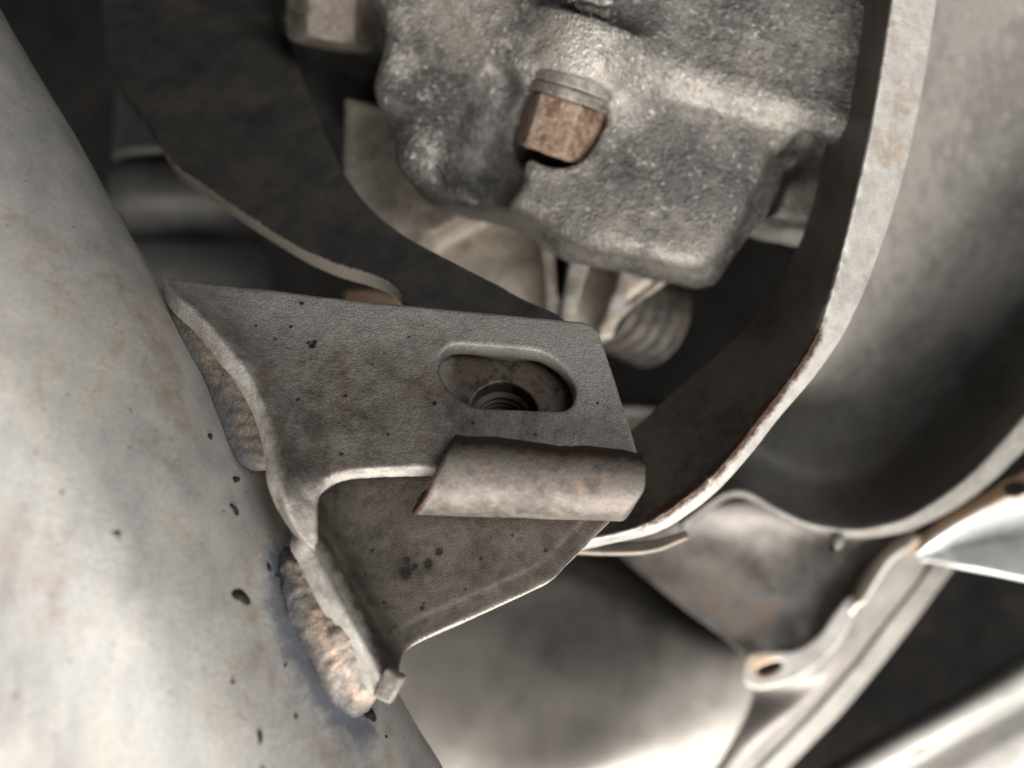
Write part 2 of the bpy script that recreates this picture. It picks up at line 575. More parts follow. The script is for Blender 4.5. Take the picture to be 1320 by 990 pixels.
M["shield"] = material("dark_brown_shield", [(0.28, (0.045, 0.038, 0.033)), (0.46, (0.085, 0.076, 0.070)), (0.60, (0.125, 0.112, 0.102)), (0.75, (0.15, 0.10, 0.068))], rough=0.42, metallic=0.3, grain=0.3, grain_cell=1.5, big=26, mid=7,
                       attr_cols=[("pale", (0.52, 0.49, 0.44), 20)])
M["shell"] = material("warm_grey_shell", [(0.28, (0.15, 0.138, 0.123)), (0.5, (0.21, 0.197, 0.18)), (0.7, (0.25, 0.233, 0.21))], rough=0.34, metallic=0.45, grain=0.15, grain_cell=1.5, big=44, mid=10, spec=0.5)
M["zinc"] = material("pale_zinc", [(0.28, (0.44, 0.44, 0.43)), (0.5, (0.56, 0.57, 0.57)), (0.7, (0.62, 0.62, 0.61))], rough=0.36, metallic=0.45, grain=0.15, grain_cell=1.5, big=36, mid=7,
                     attr_cols=[("tan", (0.50, 0.31, 0.19), 6)], spec=0.5)
M["rail"] = material("pale_rail_paint", [(0.28, (0.27, 0.26, 0.245)), (0.5, (0.36, 0.35, 0.335)), (0.7, (0.42, 0.40, 0.375))], rough=0.4, metallic=0.3, grain=0.2, grain_cell=1.5, big=30, mid=7, attr_cols=[("tan", (0.46, 0.32, 0.21), 6)])
M["seam"] = material("grey_seam_sealer", [(0.28, (0.14, 0.13, 0.118)), (0.5, (0.20, 0.19, 0.175)), (0.7, (0.245, 0.225, 0.205))], rough=0.5, metallic=0.3, grain=0.2, grain_cell=1.5, big=30, mid=7,
                     attr_cols=[("tan", (0.40, 0.28, 0.19), 6)])


def near_px(v, pts, rad_px, soft=1.0):
    """0..1 falloff around traced stain spots, measured on the surface in mm (pts: px, py, depth, radius_mm)"""
    out = np.zeros(len(v))
    for x, y, d, r in pts:
        c = P(x, y, d)
        out = np.maximum(out, np.clip(1.3 - np.linalg.norm((v - c) * np.array([1, 0.6, 1]), axis=1) / r, 0, 1))
    return out


def line_dist(v, pts):
    d = np.full(len(v), 1e9)
    pts = np.asarray(pts)
    for a, b in zip(pts[:-1], pts[1:]):
        e = b - a
        t = np.clip((v - a) @ e / (e @ e), 0, 1)
        d = np.minimum(d, np.linalg.norm(v - a - t[:, None] * e, axis=1))
    return d


# ------------------------------------------------------------------ the chassis tube
A_DIR = unit([0.503, 0.0, -0.864])                 # along the tube, down to the right
P_DIR = np.array([0.864, 0.0, 0.503])              # across it
TUBE_R, TAN_D, TAN_S = 45.0, 165.0, -0.3185
lnorm = math.hypot(1, TAN_S)
axis_p = TAN_S * TAN_D - TUBE_R / lnorm
axis_d = TAN_D + TUBE_R * TAN_S / lnorm
TUBE_C = P_DIR * axis_p + np.array([0, axis_d - CAM_D, 0])


def on_tube(px, py, lift=0.0):
    c = np.array([0, -CAM_D, 0.0])
    r = unit(P(px, py, 100.0) - c)
    # ray against the cylinder
    o = c - TUBE_C
    o = o - A_DIR * (o @ A_DIR)
    d = r - A_DIR * (r @ A_DIR)
    R = TUBE_R + lift
    a, b, k = d @ d, 2 * o @ d, o @ o - R * R
    disc = b * b - 4 * a * k
    t = (-b - math.sqrt(max(disc, 0))) / (2 * a)
    return c + r * t


tube = thing("chassis_tube", "large pale grey painted round tube crossing the left foreground, out of focus", "tube", TUBE_C)
WELD_UP = [on_tube(x, y) for x, y in ((222, 385), (250, 432), (275, 490), (296, 545), (312, 596))]
WELD_LO = [on_tube(x, y) for x, y in ((368, 740), (376, 790), (392, 830), (421, 888), (462, 924))]
nl, na = 420, 260
ts = np.linspace(-170, 150, nl)
th = np.linspace(0, 2 * np.pi, na, endpoint=False)
E1, E2 = P_DIR, np.array([0, 1.0, 0])
ring = np.cos(th)[:, None] * E1 + np.sin(th)[:, None] * E2
tv = TUBE_C + ts[:, None, None] * A_DIR + TUBE_R * ring[None]
tn = np.broadcast_to(ring[None], tv.shape).reshape(-1, 3)
tv = tv.reshape(-1, 3)
tv = tv + tn * (0.35 * fbm(tv, 26, 3, 3) + 0.05 * fbm(tv, 4, 2, 5))[:, None]
ti = np.arange(nl * na).reshape(nl, na)
tx = np.roll(ti, -1, 1)
tq = np.stack([ti[:-1], tx[:-1], tx[1:], ti[1:]], -1).reshape(-1, 4)
dw = line_dist(tv, WELD_LO)
du_ = line_dist(tv, WELD_UP)
heat = np.clip(1.35 - dw / 7.0, 0, 1)
heat = np.maximum(heat, 0.75 * np.clip(1.2 - du_ / 5.0, 0, 1))
scorch = np.clip(1 - np.abs(dw - 9.0) / 5.0, 0, 1) * 0.45
for sx, sy, sr, sa in ((205, 450, 6, 0.5), (225, 525, 7, 0.5), (212, 580, 5, 0.4), (150, 360, 6, 0.4), (60, 330, 9, 0.4), (40, 720, 9, 0.42), (250, 700, 5, 0.35), (330, 900, 7, 0.4)):
    dd = tv - on_tube(sx, sy)
    dl = dd @ A_DIR
    scorch = np.maximum(scorch, sa * np.clip(1.3 - np.sqrt((dl / 2.2) ** 2 + np.maximum((dd ** 2).sum(1) - dl ** 2, 0)) / sr, 0, 1))
link_mesh("tube_wall", tv, tq, M["tube"], tube, attrs={"heat_tint": heat * 0.82, "scorch": scorch})


def blob(px, py, rx, ry, ang, seed):
    """a flattened lump of burnt spatter sitting on the tube"""
    c = on_tube(px, py)
    n = c - TUBE_C
    n = unit(n - A_DIR * (n @ A_DIR))
    t1 = A_DIR
    t2 = np.cross(n, t1)
    ca, sa = math.cos(ang), math.sin(ang)
    e1, e2 = ca * t1 + sa * t2, -sa * t1 + ca * t2
    k, mm = 14, 8
    vs = [c + n * 0.55]
    for i in range(1, mm):
        f = i / (mm - 1)
        for j in range(k):
            a = 2 * math.pi * j / k
            w = 1 + 0.22 * math.sin(2 * a + seed) + 0.14 * math.sin(3 * a + 2 * seed)
            vs.append(c + f * w * (rx * math.cos(a) * e1 + ry * math.sin(a) * e2) + n * (0.55 * (1 - f * f) - 0.35 * f))
    fs = []
    for j in range(k):
        fs.append([0, 1 + j, 1 + (j + 1) % k, 1 + (j + 1) % k])
    for i in range(mm - 2):
        for j in range(k):
            a, b = 1 + i * k + j, 1 + i * k + (j + 1) % k
            fs.append([a, a + k, b + k, b])
    return np.array(vs), fs


def quad_tri(fs):
    return [tuple(dict.fromkeys(f)) for f in fs]


def link_poly(name, verts_mm, faces, mat, parent=None, smooth=True):
    v = np.asarray(verts_mm, float) * 0.001
    if parent is not None:
        v = v - np.array(parent["origin_m"])
    me = bpy.data.meshes.new(name)
    me.from_pydata([tuple(x) for x in v], [], [tuple(f) for f in faces])
    me.update()
    for p in me.polygons:
        p.use_smooth = smooth
    me.materials.append(mat)
    o = bpy.data.objects.new(name, me)
    SC.collection.objects.link(o)
    if parent is not None:
        o.parent = parent
    return o


for i, (x, y, a, b, an) in enumerate([(150, 688, 1.0, 0.8, 0), (310, 769, 2.3, 1.1, 0.35), (302, 657, 1.5, 0.7, 0.2), (346, 732, 1.1, 0.5, 0.1),
                                      (270, 563, 1.1, 0.6, 0), (304, 618, 1.0, 0.8, 0), (357, 742, 0.8, 0.45, 0.2), (477, 921, 1.9, 1.5, 0.0),
                                      (467, 893, 1.0, 0.8, 0.6), (381, 924, 0.5, 0.4, 0), (367, 858, 0.4, 0.3, 0), (335, 950, 1.6, 0.25, -0.4),
                                      (497, 950, 0.5, 0.4, 0), (300, 880, 0.4, 0.3, 0)]):
    bv, bf = blob(x, y, a * 1.15, b * 1.9, an, i)
    link_poly("burnt_spatter", bv, quad_tri(bf), M["black"], tube)

def surf(frame, f, px, py, sink):
    """point of a bent plate's front face seen at a pixel, sunk into the sheet"""
    w = 0.0
    for _ in range(14):
        uv = frame.px(px, py, w)
        w = 0.5 * w + 0.5 * float(f(uv[0], uv[1]))
    return frame.world([uv[0], uv[1], w - sink])


def spots(v, frame, f, pts):
    out = np.zeros(len(v))
    for x, y, r in pts:
        out = np.maximum(out, np.clip(1.35 - np.linalg.norm(v - surf(frame, f, x, y, 0), axis=1) / r, 0, 1))
    return out


# ------------------------------------------------------------------ the welded bracket
br = thing("mounting_bracket", "dusty grey steel bracket with long slot and rolled rusty lip, welded to the tube", "bracket", P(600, 600, 150))
fu, fv = tilt(3, 30, 5.2)
FA = Frame(P(652, 490, 150), fu, fv)
bendA = bend_fn(FA, [(222, 330), (262, 372), (300, 415), (332, 462), (354, 512), (368, 560), (380, 606), (394, 650), (412, 700), (436, 750), (450, 780)], 0.85, 3.2, (FA.px(240, 350)[1], FA.px(320, 480)[1]))
bendA0, V_LOW = bendA, FA.px(400, 640)[1]


def bendA(u, v):
    # below the corner the flange leans back again to meet the lower plate
    return bendA0(u, v) - 0.055 * np.maximum(V_LOW + 3 - v, 0) ** 2 * np.clip((FA.px(450, 640)[0] - u) / 3.0, 0, 1)


slot = [(566, 474), (568, 459), (576, 448), (590, 443), (639, 446), (690, 451), (708, 458), (724, 470), (737, 486), (742, 500), (741, 514),
        (735, 524), (722, 529), (670, 528), (628, 526), (612, 524), (596, 516), (581, 503), (571, 489)]
outA = [(206, 352), (225, 359), (300, 368), (480, 388), (620, 402), (730, 412), (752, 414), (766, 420), (774, 432), (798, 505), (820, 575), (829, 605),
        (815, 632), (780, 636), (700, 630), (600, 622), (575, 606), (540, 603), (480, 605), (446, 608), (426, 615), (413, 629), (409, 648), (409, 662), (409, 676), (410, 690), (410, 702), (406, 709), (399, 707),
        (384, 690), (368, 655), (357, 618), (350, 566), (336, 520), (314, 478), (286, 440), (254, 404), (226, 380)]
v, q = plate(FA, outA, 4.3, bendA, [slot], r=0.55, h=0.36, wr=(-6, 22), rough=((0.10, 9, 2), (0.03, 0.9, 1)), seed=11)
loc = FA.local(v)
dust = 0.12 + np.clip((loc[:, 1] + 2) / 22, 0, 0.5) + np.clip((loc[:, 0] + 4) / 28, 0, 0.4)
pale = np.clip((bendA0(loc[:, 0], loc[:, 1]) - 1.0) / 3.2, 0, 0.62)  # highlight along the bend, painted into the colour
pale = np.maximum(pale, np.clip(1 - line_dist(v, [FA.world([*FA.px(400, 640), -1]), FA.world([*FA.px(440, 612), -2]), FA.world([*FA.px(560, 606), -2])]) / 3.5, 0, 0.9))  # lit lower edge, painted pale as well
st = spots(v, FA, bendA, [(402, 446, 0.8), (406, 441, 0.6), (398, 442, 0.5), (389, 391, 0.5), (375, 421, 0.4), (445, 510, 0.5), (384, 515, 0.45), (527, 434, 0.4), (560, 520, 0.6), (355, 437, 0.4), (330, 420, 0.35), (480, 470, 0.35), (500, 560, 0.4), (440, 585, 0.5), (690, 560, 0.4), (770, 520, 0.4), (545, 420, 0.3), (610, 545, 0.4)])
pale = np.minimum(pale, 0.9) * np.clip((loc[:, 1] - V_LOW + 5) / 5, 0.35, 1)
link_mesh("slotted_plate", v, q, M["plate"], br, attrs={"dust": dust, "stain": st, "pale": pale})

# plate with a threaded hole behind the slot
holeuv = FA.px(650, 531, -6.0)
U, V, W = axes((-30, -16, -12), (26, 14, -4), 0.35)
rho = np.sqrt((U - holeuv[0]) ** 2 + (V - holeuv[1]) ** 2)
d2 = np.maximum(np.maximum(np.abs(U + 2) - 21, np.abs(V) - 12.5), -(rho - 6.5))
S = extr(d2, np.abs(W + 7.8) - 1.9, 0.4)
v, q = mesh_from(S, (-30, -16, -12), 0.35, FA, ((0.12, 4, 2),), 4)
loc = FA.local(v)
link_mesh("backing_plate", v, q, M["nut"], br, attrs={"pale": np.clip((-8 - loc[:, 0]) / 6, 0, 0.9)})
lo = (holeuv[0] - 12, holeuv[1] - 12, -26)
U, V, W = axes(lo, (holeuv[0] + 12, holeuv[1] + 12, -9.0), 0.25)
a0, b0 = U - holeuv[0], V - holeuv[1]
rho = np.sqrt(a0 ** 2 + b0 ** 2)
ang = np.arctan2(b0, a0)
inner = rho - (5.6 + 0.5 * np.sin(2 * np.pi * W / 1.6 + ang) + np.clip(W + 11.0, 0, 2) * 0.5)
S = np.maximum(np.maximum(rho - 10.5, -inner * 0.7), np.abs(W + 17.6) - 7.8)
v, q = mesh_from(S, lo, 0.25, FA)
link_mesh("weld_nut", v, q, M["thread"], br, attrs={"pale": np.zeros(len(v))})
U, V, W = axes((holeuv[0] - 9, holeuv[1] - 9, -30), (holeuv[0] + 9, holeuv[1] + 9, -25), 0.5)
S = extr(np.sqrt((U - holeuv[0]) ** 2 + (V - holeuv[1]) ** 2) - 8, np.abs(W + 27.3) - 1.8, 0.5)
v, q = mesh_from(S, (holeuv[0] - 9, holeuv[1] - 9, -30), 0.5, FA)
link_mesh("nut_cap", v, q, M["black"], br)

# lower plate with its own flange towards the tube
gu_, gv_ = tilt(4, 21, 4)
FB = Frame(P(600, 740, 144.5), gu_, gv_)
bendB = bend_fn(FB, [(396, 620), (418, 664), (444, 712), (474, 764), (498, 810), (512, 846), (522, 872), (530, 900)], 1.45, 2.6)
outB = [(402, 650), (420, 596), (520, 590), (700, 596), (800, 640), (792, 664), (770, 688), (735, 724), (712, 747), (692, 758), (640, 782), (580, 808),
        (545, 824), (528, 834), (518, 848), (514, 866), (516, 884), (506, 894), (492, 886), (474, 852), (448, 806), (420, 756), (400, 716), (388, 690)]
v, q = plate(FB, outB, 4.2, bendB, r=0.5, h=0.4, wr=(-6, 22), rough=((0.12, 9, 2), (0.03, 0.9, 1)), step=(0.2, 4.2), seed=21)
loc = FB.local(v)
st = spots(v, FB, bendB, [(523, 738, 1.5), (524, 722, 0.9), (552, 727, 1.1), (566, 711, 0.9), (535, 730, 0.7), (704, 710, 0.6), (544, 784, 0.6), (546, 778, 0.4), (495, 777, 0.5), (480, 710, 0.45), (620, 720, 0.5), (660, 690, 0.4), (600, 760, 0.4), (470, 740, 0.4)])
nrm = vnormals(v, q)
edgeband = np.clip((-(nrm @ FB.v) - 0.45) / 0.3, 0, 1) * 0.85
pale = np.maximum(np.clip((bendB(loc[:, 0], loc[:, 1]) - 3.2) / 4, 0, 0.7), edgeband)  # flange and downward edge painted paler, as if catching the light
link_mesh("lower_plate", v, q, M["lower"], br, attrs={"stain": st, "pale": pale})

# small stub at the foot of the flange
FT = Frame(P(501, 884, 131.5), *tilt(-10, 15, 25))
U, V, W = axes((-5, -5, -6), (5, 5, 4), 0.25)
S = extr(np.maximum(np.abs(U) - 1.7, np.abs(V) - 2.4), np.abs(W + 1) - 2.0, 0.35) + 0 * W
v, q = mesh_from(S, (-5, -5, -6), 0.25, FT, ((0.1, 2, 2),), 3)
link_mesh("flange_tab", v, q, M["plate"], br, attrs={"dust": np.zeros(len(v)), "stain": np.zeros(len(v)), "pale": np.full(len(v), 0.35)})

# rolled lip: a curled strip along the bottom edge of the slotted plate
RO, TL = 7.9, 3.3
lt, rt_ = FA.px(592, 570), FA.px(824, 596)
vc, wc = -17.9, -3.6
lo = (lt[0] - 12, vc - 11, -14)
U, V, W = axes(lo, (rt_[0] + 6, vc + 11, 9), 0.32)
uu = U[:, 0, 0].astype(float)
jag = np.array([fbm(np.array([[x, 0, 0]]), 5.0, 3, 31)[0] for x in uu]).astype(np.float32)[:, None, None]
vcu = vc + 0.014 * (U - lt[0]) + 0.05 * jag
ROU = RO - 0.034 * (U - lt[0])
dv_, dw_ = V - vcu, W - wc
rho = np.sqrt(dv_ ** 2 + dw_ ** 2)
shell_ = np.abs(rho - (ROU - TL / 2)) - TL / 2
# keep the front and underside: cut by a plane through the curl
cut = dv_ * 0.90 - dw_ * 0.44 - (1.6 + 0.55 * jag)           # upper rear part removed
back = -dw_ - 4.6
endl = -(U - (lt[0] - 0.2)) + (V - (vc + 6)) * 0.36 - np.maximum(0, 4.5 - dw_) * 0.30
endr = (U - (rt_[0] + 0.4)) + np.maximum(0, (vc - 1.5) - V) ** 2 * 0.12
S = smax(smax(smax(shell_, cut, 0.5), back, 0.5), smax(endl, endr, 0.3), 0.5)
v, q = mesh_from(S, lo, 0.32, FA, ((0.06, 6, 2), (0.03, 1.2, 2)), 17)
loc = FA.local(v)
j2 = fbm(np.c_[loc[:, 0], 0 * loc[:, 0], 0 * loc[:, 0]], 5.0, 3, 31)
topd = 0.90 * (loc[:, 1] - vc - .014 * (loc[:, 0] - lt[0])) - 0.44 * (loc[:, 2] - wc) - (1.6 + 0.55 * j2)
rust = np.clip(1.45 + topd / 3.4, 0, 1)
rust = np.maximum(rust, np.clip(1.3 - (loc[:, 0] - (lt[0] + (loc[:, 1] - vc - 6) * 0.36 - np.maximum(0, 4.5 - (loc[:, 2] - wc)) * 0.30)) / 1.0, 0, 1) * 0.95)
orange = near_px(v, [(681, 628, 138, 1.3), (665, 600, 139, 1.8), (690, 590, 139, 4), (775, 600, 139, 5), (745, 625, 138, 3)], 0) * 0.34
link_mesh("rolled_lip", v, q, M["lip"], br, attrs={"rust": rust, "orange": orange})


# weld beads filling the corner between flange edge and tube
def weld(frame, f, crest, toe, sink, bulge, seed, hot, lump):
    n, m = 150, 34
    a = catmull(np.array([surf(frame, f, x, y, sink) for x, y in crest]), n)
    b = catmull(np.array([on_tube(x, y, 0.25) for x, y in toe]), n)
    t = np.linspace(-0.06, 1.04, m)[None, :, None]
    G = a[:, None] * (1 - t) + b[:, None] * t
    view = np.array([0, -CAM_D, 0]) - G
    tang = np.gradient(a, axis=0)[:, None]
    nn = np.cross(tang, (b - a)[:, None])
    nn = nn / np.linalg.norm(nn, axis=2, keepdims=True)
    nn = nn * np.sign((nn * view).sum(2, keepdims=True))
    tt = np.clip(t, 0, 1)
    endf = np.minimum(1, np.minimum(np.arange(n), np.arange(n)[::-1]) / 9.0)[:, None, None]
    ripple = 0.05 * np.sin(np.arange(n)[:, None, None] * 0.55 + 2.2 * np.sin(np.pi * tt))
    G = G + nn * (bulge * np.sin(np.pi * tt) * endf - 1.6 * (1 - endf) ** 2 + ripple * np.sin(np.pi * tt) - 1.2 * np.clip(t - 1, 0, 1) * 8 - 1.2 * np.clip(-t, 0, 1) * 8)
    v, q = solid(G, 4.0, ((0.75 * lump, 7.0, 3), (0.22 * lump, 1.8, 2), (0.06, 0.7, 1)), seed)
    k = np.tile(np.broadcast_to(tt, (n, m, 1)).reshape(-1), 2)
    along = np.tile(np.repeat(np.linspace(0, 1, n), m), 2)
    wob = 0.12 * fbm(v, 7, 2, seed)
    crest_tan = np.clip(1.0 - np.abs(k + wob - 0.38) / 0.30, 0, 1) * np.interp(along, np.linspace(0, 1, len(hot)), hot)  # orange-tan band of the weld's own colour near the crest
    cool = np.clip((k + wob - 0.62) / 0.2, 0, 1) * 0.8
    return link_mesh("weld_bead", v, q, M["weld"], br, attrs={"crest_tan": crest_tan * 0.9, "cool": cool})


weld(FA, bendA, [(246, 398), (264, 414), (288, 443), (315, 480), (336, 521), (349, 566), (354, 598)], [(216, 396), (226, 416), (243, 450), (262, 486), (280, 530), (298, 578), (311, 603)], 3.4, -0.4, 41, (0.0, 0.0, 0.2, 0.7), 0.45)
weld(FB, bendB, [(400, 716), (420, 756), (446, 804), (470, 848), (486, 880)], [(357, 706), (364, 766), (388, 830), (421, 890), (464, 926)], 1.6, 0.9, 42, (0.7, 0.4, 0.75, 0.7, 0.7), 1.0)

# ------------------------------------------------------------------ dark arm plate, upper left
arm = thing("curved_arm", "black dusty curved arm plate with its lit lower edge coloured pale, behind the bracket", "arm", P(420, 240, 185))
FC = Frame(P(420, 240, 186), *tilt(-6, 32, 0))


def bendC(u, v):
    # rolls away towards its upper right edge
    s = (0.72 * u + 0.69 * v) - 10
    return -0.028 * np.maximum(s, 0) ** 2 * np.exp(-np.maximum(s - 14, 0) / 30)


outC = [(150, -70), (131, -20), (128, 45), (134, 84), (152, 112), (176, 142), (200, 180), (222, 212), (262, 240), (320, 280), (380, 318), (430, 340), (476, 354), (502, 366), (516, 384),
        (540, 430), (640, 455), (738, 440), (734, 416), (716, 402), (680, 386), (640, 364), (600, 344), (550, 318), (508, 292), (474, 262), (448, 228), (424, 184), (402, 130), (384, 80), (364, 30), (352, -70)]
v, q = plate(FC, outC, 5.0, bendC, r=0.5, h=0.55, wr=(-22, 5), rough=((0.25, 16, 2), (0.04, 1.5, 2)), seed=51)
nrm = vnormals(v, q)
pale = np.clip((-(nrm @ FC.v) * 0.9 - (nrm @ FC.u) * 0.3 - 0.35) / 0.2, 0, 1) * np.clip((P(180, 170, 190)[2] - v[:, 2]) / 4 + 0.5, 0.36, 0.95)  # downward-facing edge painted pale where it catches light from below
link_mesh("arm_plate", v, q, M["arm"], arm, attrs={"pale": pale})

# ------------------------------------------------------------------ strap, right of the bracket
strap = thing("steel_strap", "bent flat steel strap with dark inner face and pale outer edge, right of the bracket", "strap", P(1060, 400, 170))
inner = [(1090, -70, 196), (1085, 0, 194), (1076, 95, 192), (1062, 195, 190), (1046, 268, 190), (1022, 330, 190), (984, 396, 190), (924, 458, 188), (864, 508, 186), (815, 552, 184), (760, 600, 182), (700, 640, 180)]
ridge = [(1160, -70, 166), (1150, 0, 166), (1136, 92, 165), (1120, 180, 164), (1101, 262, 163), (1084, 332, 162), (1066, 396, 161), (1046, 444, 161), (1012, 496, 161), (972, 548, 161), (947, 581, 161), (920, 612, 162), (868, 654, 163), (824, 680, 164), (770, 694, 165), (730, 702, 166)]
outer = [(1216, -70, 168), (1209, 0, 168), (1195, 90, 168), (1175, 190, 167), (1150, 280, 166), (1123, 356, 165), (1104, 400, 164), (1082, 442, 164), (1046, 492, 164), (1004, 541, 164), (966, 590, 164), (928, 632, 165), (888, 664, 166), (846, 688, 167), (786, 702, 168), (736, 714, 169)]
NS = 360
ra, rb, rc = [catmull(np.array([P(*p) for p in r]), NS) for r in (inner, ridge, outer)]
rd = rc + (ra - rb)


def rounded(pts, rad, k=5):
    out = []
    n = len(pts)
    for i in range(n):
        p0, p1, p2 = pts[i - 1], pts[i], pts[(i + 1) % n]
        a = p1 + (p0 - p1) * (rad / np.maximum(np.linalg.norm(p0 - p1, axis=1, keepdims=True), 2 * rad))
        c = p1 + (p2 - p1) * (rad / np.maximum(np.linalg.norm(p2 - p1, axis=1, keepdims=True), 2 * rad))
        for j in range(k):
            t = j / (k - 1)
            out.append((1 - t) ** 2 * a + 2 * t * (1 - t) * p1 + t * t * c)
        m = 14 if i in (0, 1) else 4
        a2 = p2 + (p1 - p2) * (rad / np.maximum(np.linalg.norm(p1 - p2, axis=1, keepdims=True), 2 * rad))
        for j in range(1, m):
            out.append(c + (a2 - c) * j / m)
    return np.stack(out, 1)


G = rounded([ra, rb, rc, rd], 0.7)
NP = G.shape[1]
v = G.reshape(-1, 3)
idx = np.arange(NS * NP).reshape(NS, NP)
nx = np.roll(idx, -1, 1)
q = np.stack([idx[:-1], nx[:-1], nx[1:], idx[1:]], -1).reshape(-1, 4)
nrm = vnormals(v, q)
if (nrm * (v - (np.repeat((ra + rc) / 2, NP, 0)))).sum() < 0:
    q = q[:, ::-1]
    nrm = -nrm
dr = np.linalg.norm(v - np.repeat(rb, NP, 0), axis=1)
v = v + nrm * (0.06 * fbm(v, 9, 2, 61) + 0.03 * fbm(v, 1.2, 2, 62) + np.exp(-dr / 1.0) * 0.45 * fbm(v, 2.0, 3, 63) * np.repeat(0.35 + 0.65 * (np.linspace(0, 1, NS) > 0.42), NP))[:, None]
fr = np.repeat(np.linspace(0, 1, NS), NP)
facing = (nrm * unit([0.55, -0.8, -0.2])).sum(1)
onouter = np.linalg.norm(v - np.repeat(rc, NP, 0), axis=1) + np.linalg.norm(v - np.repeat(rb, NP, 0), axis=1) - np.repeat(np.linalg.norm(rb - rc, axis=1), NP)
pale = np.clip(1.2 - onouter / 0.8, 0, 1)  # outer face painted paler, as the lit side of the bar
tan_ = pale * near_px(v, [(1165, 130, 167, 7), (1150, 190, 166, 8), (1140, 40, 167, 5)], 0) * 0.48
rust = np.clip(1.15 - dr / 3.0, 0, 1) * np.clip((fr - 0.50) / 0.05, 0, 1) * np.clip((0.93 - fr) / 0.05, 0, 1) * 0.9
link_mesh("strap_bar", v, q, M["strap"], strap, attrs={"pale": pale, "tan": tan_, "rust": rust, "blotch": pale * 0.42})
fl = sheet([[(735, 692, 178), (790, 698, 178), (840, 696, 178), (884, 684, 178)], [(735, 712, 176), (790, 713, 176), (842, 709, 176), (888, 692, 177)]], 30, 6, 1.2)
link_mesh("strap_foot", fl[0], fl[1], M["seam"], strap, attrs={"tan": np.full(len(fl[0]), 0.4)})

# ------------------------------------------------------------------ cast housing with bolts
cast = thing("cast_housing", "rough grey cast metal housing with rusty hex bolt, upper centre", "housing", P(760, 150, 190))
HB = 0.6
lo, hi = P(440, 380, 200), P(1130, -60, 200)
lo = np.array([lo[0], 8, lo[2] - 2]); hi = np.array([hi[0] + 2, 76, hi[2]])
X, Y, Z = axes(lo, hi, HB)


def D(px, py, d):
    return P(px, py, d)


def sph(px, py, d, r, sx=1, sy=1, sz=1):
    c = D(px, py, d)
    return (np.sqrt(((X - c[0]) / sx) ** 2 + ((Y - c[1]) / sy) ** 2 + ((Z - c[2]) / sz) ** 2) - r) * min(sx, sy, sz)


def cap(a, b, ra_, rb_=None):
    a, b = np.asarray(a), np.asarray(b)
    e = b - a
    t = np.clip(((X - a[0]) * e[0] + (Y - a[1]) * e[1] + (Z - a[2]) * e[2]) / (e @ e), 0, 1)
    r = ra_ if rb_ is None else ra_ + (rb_ - ra_) * t
    return np.sqrt((X - a[0] - t * e[0]) ** 2 + (Y - a[1] - t * e[1]) ** 2 + (Z - a[2] - t * e[2]) ** 2) - r


def slab(outline, dn, df, r, tiltz=0.0, smooth=True):
    """outline traced at depth dn, extruded straight back to df"""
    pts = np.array([D(x, y, dn)[[0, 2]] for x, y in outline])
    if smooth:
        pts = catmull(pts, 120, closed=True)
    d2 = poly2d(X[:, 0, :], Z[:, 0, :], pts)[:, None, :]
    y0, y1 = dn - CAM_D, df - CAM_D
    yy = Y - tiltz * (Z - P(700, 180, dn)[2])
    return extr(d2, np.abs(yy - (y0 + y1) / 2) - (y1 - y0) / 2, r)


body = slab([(484, -70), (492, 0), (490, 48), (478, 86), (477, 112), (494, 132), (514, 152), (514, 176), (514, 200), (532, 226), (560, 242), (600, 252), (645, 262), (686, 280), (716, 302), (760, 318),
             (820, 331), (872, 345), (903, 346), (924, 334), (944, 304), (966, 270), (988, 226), (1004, 196), (1060, 176), (1130, 170), (1130, -70)], 182, 214, 4.5, 0.10)
S = body
# raised upper field: everything above the diagonal ridge, ending in the bolt boss
S = smin(S, slab([(560, -70), (600, 20), (640, 70), (672, 84), (690, 60), (740, 40), (800, 60), (842, 84), (866, 86), (930, 106), (1000, 130), (1060, 150), (1140, 160), (1140, -70)], 178, 200, 3.0, 0.05), 5)
S = smin(S, cap(P(850, 92, 183), P(1075, 160, 183), 3.6), 3)          # diagonal ridge
S = smin(S, cap(P(842, 92, 182), P(810, 150, 184), 3.0), 3)
S = smin(S, cap(P(905, 340, 192), P(985, 230, 192), 5.0), 4)          # rolled lower right edge
S = smin(S, cap(P(740, 312, 192), P(895, 340, 192), 5.0), 4)
S = smin(S, sph(550, 192, 188, 5.0, 1, 1, 1.4), 6)
AX = unit([-0.30, 0.30, -0.90])
bolt_c = D(722, 166, 187)                      # middle of the hex head
boss0 = bolt_c - AX * 11.4
bc = (X - boss0[0]) * AX[0] + (Y - boss0[1]) * AX[1] + (Z - boss0[2]) * AX[2]
# recess the head hangs in, open to the left
S = smax(S, -np.maximum(cap(boss0, boss0 + AX * 13.5, 12.4, 10.3), -(bc + 0.5)), 1.0)
S = smax(S, -np.maximum(cap(P(652, 112, 184), P(622, 215, 184), 4.0, 9.5), -(bc + 4.0)), 4.0)
br2 = np.sqrt(np.maximum((X - boss0[0]) ** 2 + (Y - boss0[1]) ** 2 + (Z - boss0[2]) ** 2 - bc ** 2, 0))
boss = extr((br2 - (11.4 + 0.12 * np.maximum(-bc, 0))) * 0.98, np.abs(bc + 6) - 6, 1.0)
S = smin(S, boss, 7.0)
S = smin(S, sph(762, 50, 190, 11, 1.6, 1, 1.7), 9)
